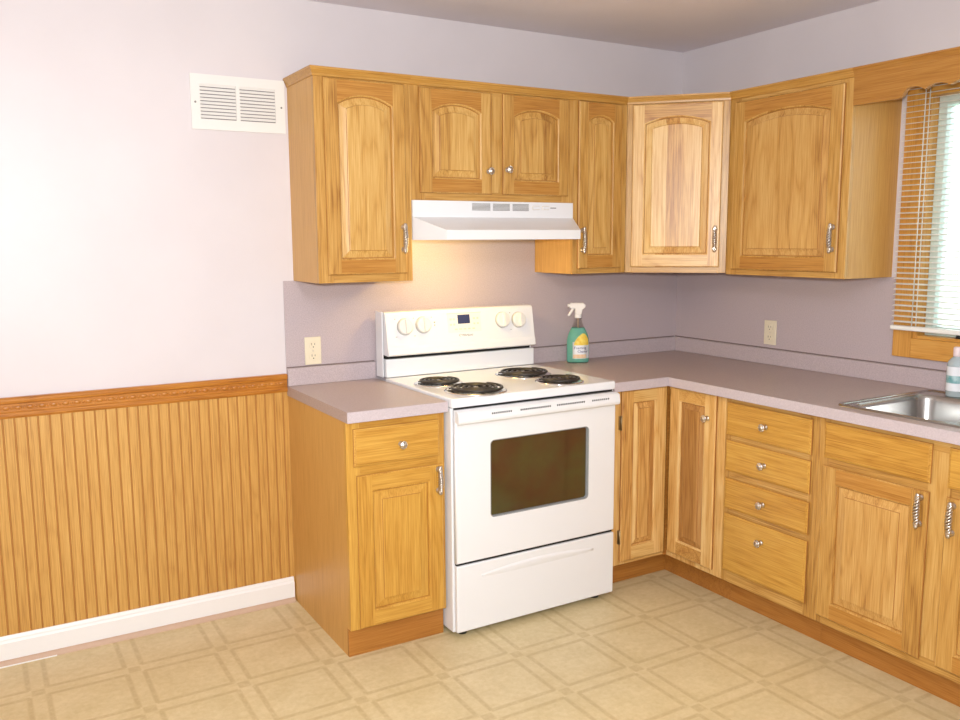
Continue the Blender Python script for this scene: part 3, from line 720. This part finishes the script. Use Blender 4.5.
# raised rim, then flat deck pieces with the two bowls
s.ring_loft([rrect(ox0, ox1, oy0, oy1, 0.03, CT+0.0004), rrect(ox0+0.002, ox1-0.002, oy0-0.002, oy1+0.002, 0.03, zt+0.001), rrect(ox0+0.010, ox1-0.010, oy0-0.010, oy1+0.010, 0.026, zt+0.001), rrect(ox0+0.014, ox1-0.014, oy0-0.014, oy1+0.014, 0.024, zt-0.003)], 'steel', cap=False)
zd = zt-0.003
a0, a1, c0, c1_ = ox0+0.014, ox1-0.014, oy0-0.014, oy1+0.014
n6 = 7*4
def deck(bx0, bx1, by0_, by1_, X0, X1, Y0, Y1):
    inner = rrect(bx0, bx1, by0_, by1_, 0.06, zd); outer = []
    X0, X1 = sorted((X0, X1)); Y0, Y1 = sorted((Y0, Y1))
    for (x, y, z) in inner:
        cx, cy = (X0+X1)/2, (Y0+Y1)/2
        outer.append((x, y, z))
    q = 7
    cor = [(X1, Y1), (X0, Y1), (X0, Y0), (X1, Y0)]
    out = []
    for k in range(4):
        for i in range(q): out.append((cor[k][0], cor[k][1], zd))
    vs = inner+out; N2 = len(inner)
    s.faces(vs, [(i, (i+1) % N2, N2+(i+1) % N2, N2+i) for i in range(N2)], 'steel')
ym = (bowls[0][3]+bowls[1][2])/2
deck(*bowls[0], a0, a1, c0, ym); deck(*bowls[1], a0, a1, ym, c1_)
s.build('sink_rim', sk)
for b in bowls:
    s = MB(); bx0, bx1, by0_, by1_ = b; rings = []
    for o, z, r in ((0, zd, 0.06), (0.004, zd-0.004, 0.058), (0.008, zd-0.02, 0.056), (0.014, zd-0.14, 0.055), (0.022, zd-0.158, 0.05), (0.05, zd-0.168, 0.04)):
        rings.append(rrect(bx0+o, bx1-o, by0_-o, by1_+o, r, z))
    s.ring_loft(rings, 'steel', cap=False); s.faces(rings[-1], [tuple(range(len(rings[-1])))], 'steel', True)
    o = s.build('sink_bowl', sk)
    d = MB(); d.lathe(((bx0+bx1)/2, (by0_+by1_)/2, zd-0.1675), [(0.045, 0), (0.045, 0.002), (0.036, 0.003), (0.033, 0.0005)], 'chrome', 'z', 20); d.build('drain', o)

# ------------------------------------------------------------------ stove
RXC, RANG = -1.356, 0.006
st = root('stove', 'white electric coil range standing between the two countertops', 'stove', (0, -0.35, 0), RANG, (RXC, 0.0))
HW = 0.3825
YB, YF = -0.034, -0.672          # body back and front
s = MB(); s.box(-HW, HW, YF, YB, 0.022, 0.890, 'white', 0.004); s.build('body', st)
for x in (-HW+0.055, HW-0.065):
    for y in (YF+0.03, YB-0.05):
        s = MB(); s.lathe((x, y, 0), [(0.020, 0), (0.021, 0.010), (0.012, 0.014), (0.010, 0.024)], 'black', 'z', 14); o = s.build('foot', st); o['label'] = 'black levelling foot'
# cooktop
s = MB(); YC = -0.684
s.box(-HW-0.001, HW+0.001, YC, -0.105, 0.8915, 0.926, 'white', 0.006, 3); s.build('cooktop', st)
def burner(x, y, R, coilR):
    s = MB()
    s.lathe((x, y, 0.9262), [(R, 0.0), (R, 0.003), (R-0.006, 0.005), (R-0.012, 0.003), (R-0.02, 0.0012), (0.02, 0.0008)], 'chrome', 'z', 36)
    p = s.build('drip_pan', st)
    s = MB(); pts = []; turns = 4 if coilR > 0.08 else 3.4; n = int(turns*26)
    for i in range(n+1):
        t = i/n; r = 0.018+(coilR-0.018)*t; a = t*turns*2*PI+0.6
        pts.append((x+r*math.cos(a), y+r*math.sin(a), 0.9395))
    s.tube(pts, 0.0056, 'coil', 7)
    for k in range(3):
        a = k*2*PI/3+0.3; s.tube([(x, y, 0.9318), (x+coilR*math.cos(a), y+coilR*math.sin(a), 0.9318)], 0.003, 'coil', 6)
    s.lathe((x, y, 0.930), [(0.014, 0), (0.014, 0.010), (0.004, 0.012)], 'chrome', 'z', 12)
    s.build('coil', p)
burner(-0.258, -0.345, 0.100, 0.084); burner(-0.216, -0.570, 0.122, 0.107)
burner(0.160, -0.335, 0.122, 0.107); burner(0.182, -0.570, 0.100, 0.084)
# backguard
s = MB()
s.box(-HW+0.006, HW-0.006, -0.104, YB, 0.9262, 1.004, 'white', 0.004)
s.build('riser_panel', st)
s = MB(); s.box(-HW+0.014, HW-0.014, -0.085, YB-0.002, 1.0045, 1.024, 'dark'); o = s.build('vent_gap', st); o['label'] = 'black vent slot'
s = MB(); n = 8
pf = [(-0.030, 1.024), (-0.128, 1.020), (-0.135, 1.026), (-0.131, 1.048), (-0.126, 1.060), (-0.104, 1.192), (-0.099, 1.200), (-0.092, 1.203), (-0.040, 1.203), (-0.030, 1.196)]
s.extrude_poly(pf, 'x', -HW+0.004, HW-0.018, 'white')
bgp = s.build('backguard', st)
for sx in (-1, 1):
    s = MB(); a, c = (-HW-0.004, -HW+0.0018) if sx < 0 else (HW-0.0178, HW-0.012)
    s.box(a, c, -0.088, -0.022, 0.9262, 1.206 if sx < 0 else 1.203, 'hood', 0.003); o = s.build('end_cap', st)
# control face: plane between (y -.126, z 1.060) and (-.104, 1.192)
PN = Vector((0, -(1.192-1.060), (-0.104+0.126)))
PN = Vector((0, -0.132, 0.022)).normalized() * 1.0
PU = Vector((0, 0.022, 0.132)).normalized()
def cp(x, z, o=0.0):
    t = (z-1.060)/0.132; return Vector((x, -0.126+0.022*t, z))+Vector((0, PN.y, PN.z))*o
def cplate(s, x0, x1, z0, z1, o0, o1, m):
    c = [cp(x0, z0, o1), cp(x1, z0, o1), cp(x1, z1, o1), cp(x0, z1, o1), cp(x0, z0, o0), cp(x1, z0, o0), cp(x1, z1, o0), cp(x0, z1, o0)]
    s.faces([tuple(v) for v in c], [(0, 1, 2, 3), (0, 4, 5, 1), (1, 5, 6, 2), (2, 6, 7, 3), (3, 7, 4, 0)], m)
def control_knob(x, z):
    s = MB(); c = cp(x, z); X = Vector((1, 0, 0)); rings = []
    for r, h in ((0.0365, 0.0003), (0.0365, 0.0012)):
        rings.append([tuple(c+X*r*math.cos(2*PI*j/28)+PU*r*math.sin(2*PI*j/28)+PN*h) for j in range(28)])
    s.ring_loft(rings, 'ringshade', True, smooth=False)
    rings = []
    for r, h in ((0.0345, 0.0012), (0.034, 0.013), (0.031, 0.018), (0.028, 0.0195)):
        rings.append([tuple(c+X*r*math.cos(2*PI*j/28)+PU*r*math.sin(2*PI*j/28)+PN*h) for j in range(28)])
    s.ring_loft(rings, 'offwhite')
    k = s.build('control_knob', st)
    s = MB(); g = []
    for h in (0.0185, 0.029):
        w = 0.0055 if h < 0.02 else 0.004
        g.append([tuple(c+X*a*w+PU*b*0.028+PN*h) for a, b in ((-1, -1), (1, -1), (1, 1), (-1, 1))])
    s.ring_loft(g, 'offwhite', smooth=False); s.build('grip', k)
for x, z in ((-0.292, 1.140), (-0.205, 1.143), (0.196, 1.144), (0.282, 1.140)): control_knob(x, z)
s = MB(); cplate(s, -0.083, 0.083, 1.101, 1.182, 0.0001, 0.0012, 'offwhite'); cp_ = s.build('control_panel', st)
s = MB(); cplate(s, -0.086, 0.086, 1.1825, 1.1850, 0.0001, 0.0018, 'keypad')
for i in range(5): cplate(s, -0.052+i*0.022, -0.038+i*0.022, 1.112, 1.118, 0.0012, 0.0016, 'keypad')
for x0 in (-0.074, -0.058, 0.044, 0.062):
    for z0 in (1.132, 1.155): cplate(s, x0, x0+0.010, z0, z0+0.008, 0.0012, 0.0016, 'keypad')
s.build('key_row', cp_)
s = MB(); cplate(s, -0.034, 0.027, 1.138, 1.177, 0.0012, 0.0022, 'lcd'); o = s.build('clock_display', cp_); o['label'] = 'dark blue clock display'
for x0, x1, z0, z1 in [(-0.152, -0.146, 1.148, 1.154), (-0.151, -0.147, 1.136, 1.142)]+[(x-0.004, x+0.004, 1.098, 1.100) for x in (-0.335, -0.248, 0.24)]+[(x-0.002, x+0.002, 1.172, 1.175) for x in (-0.335, -0.248, -0.162, 0.24)]:
    s = MB(); cplate(s, x0, x1, z0, z1, 0.0002, 0.0008, 'ink'); s.build('printed_mark', st)

def text_mesh(body, size, place, m, name, parent):
    cu = bpy.data.curves.new('t', 'FONT'); cu.body = body; cu.size = size; cu.align_x = 'CENTER'; cu.align_y = 'CENTER'; cu.extrude = 0.0; cu.resolution_u = 2
    to = bpy.data.objects.new('t', cu); COL.objects.link(to)
    me = bpy.data.meshes.new_from_object(to.evaluated_get(bpy.context.evaluated_depsgraph_get()))
    bpy.data.objects.remove(to); bpy.data.curves.remove(cu)
    me.name = name
    off = Vector(BASE.get(parent.name, (0, 0, 0)))
    for v in me.vertices: v.co = Vector(place(v.co.x, v.co.y))-off
    me.materials.clear(); me.materials.append(MT[m])
    o = bpy.data.objects.new(name, me); COL.objects.link(o); o.parent = parent; BASE[o.name] = tuple(off)
    return o
text_mesh('Whirlpool', 0.0135, lambda u, v: cp(0.010+u, 1.088+v, 0.0009), 'slot', 'logo_lettering', st)
s = MB()
s.tube([tuple(cp(-0.026+0.006*math.cos(a), 1.089+0.0042*math.sin(a), 0.0004)) for a in [0.3+i*0.45 for i in range(12)]], 0.0009, 'ink', 5); s.build('logo_swirl', st)
# oven door
YD = -0.696
s = MB(); DX = HW-0.006
wx0, wx1, wz0, wz1 = -0.228, 0.240, 0.455, 0.757
def rr2(o, y, r=0.018): return [(p[0], y, p[1]) for p in rrect(wx0-o, wx1+o, wz0-o, wz1+o, r+o, 0)]
def orect(e, y, z0=0.298, z1=0.884):
    cor = [(DX-e, z1-e), (-DX+e, z1-e), (-DX+e, z0+e), (DX-e, z0+e)]
    return [(cor[k][0], y, cor[k][1]) for k in range(4) for i in range(7)]
A1 = rr2(0, YD); B1 = orect(0.005, YD)
s.faces(A1+B1, [(i, (i+1) % 28, 28+(i+1) % 28, 28+i) for i in range(28)], 'white')
def c4(e, y): return [(DX-e, y, 0.884-e), (-DX+e, y, 0.884-e), (-DX+e, y, 0.298+e), (DX-e, y, 0.298+e)]
s.ring_loft([c4(0.005, YD), c4(0.0015, YD+0.0015), c4(0, YD+0.005), c4(0, YF-0.003)], 'white', cap=False, smooth=True)
s.faces(c4(0, YF-0.003), [(0, 1, 2, 3)], 'white')
od = s.build('oven_door', st)
s = MB(); s.ring_loft([rr2(0, YD), rr2(-0.0035, YD+0.001), rr2(-0.005, YD+0.0135)], 'ovenedge', cap=False, smooth=False)
s.faces(rr2(-0.005, YD+0.0135), [tuple(range(28))], 'ovenglass')
o = s.build('oven_window', od); o['label'] = 'dark tinted glass with reflections put into its colour'
s = MB()
hp = [(YD+0.002, 0.884), (YD-0.014, 0.881), (YD-0.022, 0.875), (YD-0.026, 0.848), (YD-0.024, 0.838), (YD-0.018, 0.834), (YD-0.012, 0.838), (YD+0.0008, 0.842)]
s.extrude_poly(hp, 'x', -DX-0.001, DX+0.001, 'hood')
hd = s.build('door_handle', od)
for x0, x1, k in ((-0.232, -0.150, 10), (-0.105, 0.030, 17), (0.065, 0.195, 16), (0.238, 0.318, 9)):
    s = MB()
    for i in range(k):
        x = x0+(x1-x0)*i/(k-1); s.box(x-0.0022, x+0.0022, YD-0.0252, YD-0.020, 0.861, 0.8675, 'dark')
    o = s.build('vent_slots', hd); o['label'] = 'row of dark vent slots'
s = MB(); s.box(-DX+0.004, DX-0.004, YF-0.014, YF-0.002, 0.2885, 0.2975, 'dark'); s.build('door_gap', st)
s = MB(); s.box(-DX+0.004, DX-0.004, YF-0.004, YF-0.001, 0.8845, 0.8912, 'dark'); s.build('cooktop_gap', st)
# storage drawer with its moulded pull
s = MB(); s.box(-DX, DX, YD, YF-0.003, 0.026, 0.288, 'white', 0.005, 3); sd = s.build('storage_drawer', st)
s = MB(); n = 24; rings = []
for i in range(n+1):
    t = i/n; x = -0.27+0.54*t; zc = 0.236+0.012*math.sin(PI*t); k = math.sin(PI*min(max(t, 0.02), 0.98))**0.4
    rings.append([(x, YD+0.001, zc+0.012*k), (x, YD-0.003*k, zc+0.006*k), (x, YD-0.004*k, zc-0.002), (x, YD-0.002*k, zc-0.014*k), (x, YD+0.001, zc-0.028*k)])
s.ring_loft(rings, 'white', True, closed=False); s.build('moulded_pull', sd)

# ------------------------------------------------------------------ range hood
hx0, hx1 = -1.6925, -0.9090
hd = root('range_hood', 'white under cabinet range hood above the stove', 'range hood', (-1.305, 0, 1.503))
s = MB()
yb, yu, yl = -0.0045, -0.300, -0.452
zt_, zb_ = 1.6595, 1.503; zs = 1.594; zl = 1.541
lx0, lx1 = hx0+0.070, hx1-0.072
# outer shell (open below), with thickness
def shell(o):
    return dict(TL=(hx0+o, yb, zt_-o), TR=(hx1-o, yb, zt_-o), UL=(hx0+o, yu+o, zt_-o), UR=(hx1-o, yu+o, zt_-o), SL=(hx0+o, yu+o, zs), SR=(hx1-o, yu+o, zs),
                LL=(lx0+o, yl+o, zl), LR=(lx1-o, yl+o, zl), BL=(lx0+o, yl+o, zb_), BR=(lx1-o, yl+o, zb_), KL=(hx0+o, yu+o, zb_), KR=(hx1-o, yu+o, zb_), WL=(hx0+o, yb, zb_), WR=(hx1-o, yb, zb_))
def shellfaces(P, m1):
    ks = list(P); idx = {k: i for i, k in enumerate(ks)}
    F = [('TL', 'TR', 'UR', 'UL'), ('UL', 'UR', 'SR', 'SL'), ('SL', 'SR', 'LR', 'LL'), ('LL', 'LR', 'BR', 'BL'), ('SL', 'LL', 'BL', 'KL'), ('SR', 'KR', 'BR', 'LR'), ('TL', 'UL', 'SL', 'KL', 'WL'), ('TR', 'WR', 'KR', 'SR', 'UR')]
    s.faces([P[k] for k in ks], [tuple(idx[k] for k in f) for f in F], m1)
A_, B_ = shell(0), shell(0.0025); shellfaces(A_, 'hood'); shellfaces(B_, 'hood')
lo = ['WL', 'KL', 'BL', 'BR', 'KR', 'WR']
for a, c in zip(lo, lo[1:]): s.faces([A_[a], A_[c], B_[c], B_[a]], [(0, 1, 2, 3)], 'hood')
s.build('hood_shell', hd)
s = MB(); s.box(hx0+0.01, hx1-0.01, yu+0.005, yb-0.002, 1.520, 1.526, 'hood'); s.build('underside_panel', hd)
for x0, x1 in ((-1.425, -1.332), (-1.325, -1.236), (-1.228, -1.140)):
    s = MB(); s.box(x0, x1, yu-0.0012, yu-0.0002, 1.620, 1.653, 'hood', 0.0005)
    g = s.build('vent_grille', hd); s = MB()
    for i in range(6): s.box(x0+0.003, x1-0.003, yu-0.0020, yu-0.0013, 1.6228+i*0.005, 1.6256+i*0.005, 'ink')
    s.build('louvres', g)
for xc_ in (-1.105, -1.055):
    s = MB(); s.box(xc_-0.018, xc_+0.018, yu-0.0012, yu-0.0002, 1.628, 1.645, 'keypad', 0.0005); s.box(xc_-0.016, xc_+0.016, yu-0.004, yu-0.0012, 1.630, 1.643, 'white', 0.001); s.build('rocker_switch', hd)
s = MB(); s.box(-1.030, -1.000, yu-0.0010, yu-0.0002, 1.6345, 1.6385, 'ink'); s.build('maker_mark', hd)
s = MB(); s.box(-1.55, -1.35, -0.36, -0.22, 1.506, 1.5195, 'lamplens', 0.004); o = s.build('lamp_lens', hd); o['label'] = 'glowing warm lamp lens'

# ------------------------------------------------------------------ vent grille and outlets
vx0, vx1, vz0, vz1 = -2.458, -2.099, 1.921, 2.123
vg = root('wall_vent', 'white louvred return air vent high on the back wall', 'vent', (-2.28, 0, vz0))
s = MB(); y0 = -0.0005
m1, m2 = -2.290, -2.275
gx0, gx1, gz0, gz1 = -2.424, -2.137, 1.960, 2.087
for b in ((vx0, gx0, vz0, vz1), (gx1, vx1, vz0, vz1), (gx0, gx1, vz0, gz0), (gx0, gx1, gz1, vz1), (m1, m2, gz0, gz1)):
    s.box(b[0], b[1], -0.007, y0, b[2], b[3], 'ventwhite')
s.build('frame', vg)
s = MB(); s.box(gx0, gx1, -0.0018, y0, gz0, gz1, 'duct'); o = s.build('duct_opening', vg); o['label'] = 'dark duct behind the louvres'
for a, c in ((gx0, m1), (m2, gx1)):
    s = MB()
    for i in range(10):
        z = gz0+0.004+i*(gz1-gz0)/10
        s.extrude_poly([(-0.0070, z), (-0.0064, z-0.0006), (-0.0022, z+0.0088), (-0.0028, z+0.0098)], 'x', a+0.0005, c-0.0005, 'ventwhite')
    s.build('louvres', vg)
for x in (vx0+0.016, vx1-0.014):
    s = MB(); s.lathe((x, -0.0072, 2.02), [(0.004, 0), (0.003, -0.0015)], 'ink', 'y', 10); s.build('screw', vg)
def outlet(label, x0, x1, z0, z1, ang, ywall):
    r = root('wall_outlet', label, 'outlet', ((x0+x1)/2, ywall, z0), ang, group='ivory wall outlets')
    s = MB(); s.box(x0, x1, ywall-0.006, ywall-0.0003, z0, z1, 'ivory', 0.0022); s.build('cover_plate', r)
    cx, cz = (x0+x1)/2, (z0+z1)/2
    for dz in (-0.0235, 0.0235):
        s = MB(); rings = []
        for y, k in ((ywall-0.0055, 1.0), (ywall-0.0085, 1.0), (ywall-0.0090, 0.94)):
            rings.append([(cx+k*0.0165*math.copysign(min(abs(math.cos(a))*1.18, 1), math.cos(a)), y, cz+dz+k*0.0160*math.sin(a)) for a in [2*PI*j/24 for j in range(24)]])
        s.ring_loft(rings, 'ivory', smooth=False); q = s.build('receptacle', r)
        s = MB()
        s.box(cx-0.0075, cx-0.0055, ywall-0.0094, ywall-0.0085, cz+dz+0.000, cz+dz+0.009, 'slot'); s.box(cx+0.0055, cx+0.0075, ywall-0.0094, ywall-0.0085, cz+dz+0.001, cz+dz+0.008, 'slot')
        s.lathe((cx, ywall-0.0085, cz+dz-0.0075), [(0.0025, 0), (0.0025, -0.0009)], 'slot', 'y', 10); s.build('slots', q)
    s = MB(); s.lathe((cx, ywall-0.006, cz), [(0.003, 0), (0.002, -0.001)], 'pewter', 'y', 10); s.build('screw', r)
outlet('ivory duplex outlet on the mauve sheet left of the stove', -2.052, -1.982, 0.9955, 1.110, 0, -0.004)
outlet('ivory duplex outlet on the right wall under the wide cabinet', 0.601, 0.671, 1.007, 1.121, RA, -0.004)

# ------------------------------------------------------------------ bottles
sb = root('spray_bottle', 'green spray cleaner bottle with a white trigger on the counter beside the stove', 'bottle', (0, 0, CT), -0.42, (-0.724, -0.100))
z0 = CT+0.0005
SEC = [(0.000, 0.046, 0.028), (0.003, 0.051, 0.032), (0.010, 0.053, 0.034), (0.060, 0.0535, 0.0345), (0.110, 0.0525, 0.034), (0.130, 0.048, 0.032), (0.150, 0.040, 0.028), (0.167, 0.031, 0.024), (0.186, 0.022, 0.019), (0.205, 0.0145, 0.0145), (0.222, 0.0135, 0.0135)]
def sec(z):
    for (a, w, d), (b, w2, d2) in zip(SEC, SEC[1:]):
        if z <= b: k = (z-a)/(b-a); return w+(w2-w)*k, d+(d2-d)*k
    return SEC[-1][1:]
def sq_ring(w, d, z, n=32, p=0.8):
    return [(w*math.copysign(abs(math.cos(a))**p, math.cos(a)), d*math.copysign(abs(math.sin(a))**p, math.sin(a)), z) for a in [2*PI*j/n for j in range(n)]]
s = MB(); s.ring_loft([sq_ring(w, d, z0+z) for z, w, d in SEC], 'clear'); s.build('bottle_body', sb)
s = MB(); s.ring_loft([sq_ring(max(w-0.0016, 0.004), max(d-0.0016, 0.004), z0+max(z, 0.002)) for z, w, d in SEC if z <= 0.168], 'liquid'); o = s.build('cleaner_liquid', sb); o['label'] = 'blue green liquid'
s = MB(); s.tube([(0, 0, z0+0.168), (0, 0, z0+0.224)], 0.003, 'labelo', 8); s.build('dip_tube', sb)
def surf(u, z, o=0.0006):
    # u: horizontal distance from the middle of the front face
    w, d = sec(z); a = math.asin(max(-0.999, min(0.999, u/(w+1e-6))))
    return (u, -(d*abs(math.cos(a))**0.72)-o, z0+z)
def patch(rows, m, o=0.0007):
    s_ = MB(); nn = 12; rings = []
    for z, ua, ub in rows: rings.append([surf(ua+(ub-ua)*j/nn, z, o) for j in range(nn+1)])
    s_.ring_loft(rings, m, cap=False, closed=False); return s_
lb = patch([(0.022+0.01*i, -0.032, 0.048) for i in range(9)], 'label').build('label', sb)
s = patch([(0.086+0.008*i, -0.026+0.040*(i/7)**2, 0.047-0.022*(i/7)**3) for i in range(8)], 'labely', 0.0010); s.build('yellow_panel', lb)
patch([(0.024+0.006*i, -0.029, 0.034) for i in range(4)], 'labelo', 0.0010).build('peach_panel', lb)
text_mesh('Foaming', 0.0175, lambda u, v: surf(0.004+u, 0.073+v, 0.0013), 'navy', 'label_lettering', lb)
text_mesh('Cleaner', 0.0175, lambda u, v: surf(0.016+u*0.9, 0.056+v, 0.0013), 'navy', 'label_lettering', lb)
s = MB()
s.lathe((0, 0, z0+0.214), [(0.0155, 0), (0.0165, 0.002), (0.0165, 0.018), (0.014, 0.020)], 'spraywhite', 'z', 18)
hp2 = [(-0.040, 0.262), (-0.044, 0.268), (-0.044, 0.280), (-0.034, 0.286), (0.022, 0.286), (0.034, 0.276), (0.034, 0.266), (0.020, 0.254), (0.014, 0.232), (-0.014, 0.232), (-0.016, 0.254), (-0.022, 0.261)]
n = len(hp2); rings = []
for y, k in ((-0.013, 0.86), (-0.010, 1.0), (0.010, 1.0), (0.013, 0.86)):
    rings.append([(p[0]*k, y, z0+0.259+(p[1]-0.259)*k) for p in hp2])
s.ring_loft(rings, 'spraywhite', True, smooth=False)
hd2 = s.build('spray_head', sb)
s = MB(); s.tube([(-0.024, 0, z0+0.262), (-0.032, 0, z0+0.247), (-0.043, 0, z0+0.230), (-0.049, 0, z0+0.225)], [0.007, 0.0065, 0.006, 0.005], 'spraywhite', 8); s.build('trigger', hd2)
s = MB(); s.lathe((-0.044, 0, z0+0.274), [(0.008, 0), (0.008, -0.007), (0.003, -0.007)], 'spraywhite', 'x', 12); s.build('nozzle', hd2)

sp = root('soap_bottle', 'clear soap bottle with a teal label and pale cap at the back of the sink', 'bottle', (0, 0, CT), 0.0, (-0.104, -1.588))
zs0 = CT+0.0026
s = MB(); s.lathe((0, 0, zs0), [(0.029, 0), (0.032, 0.004), (0.032, 0.118), (0.029, 0.130), (0.020, 0.141), (0.013, 0.147), (0.013, 0.153)], 'soap', 'z', 28); s.build('bottle_body', sp)
s = MB(); L_ = []
for z in (0.022, 0.050, 0.051, 0.078, 0.079, 0.112):
    L_.append([(0.0325*math.cos(a), 0.0325*math.sin(a), zs0+z) for a in [PI*0.62+PI*1.1*j/18 for j in range(19)]])
s.ring_loft(L_, 'label', cap=False, closed=False, mats=['label', 'label', 'labelteal', 'labelteal', 'label']); s.build('label', sp)
s = MB(); s.lathe((0, 0, zs0+0.149), [(0.0145, 0), (0.0148, 0.002), (0.0148, 0.030), (0.0125, 0.034), (0.004, 0.035)], 'pink', 'z', 18); s.build('cap', sp)
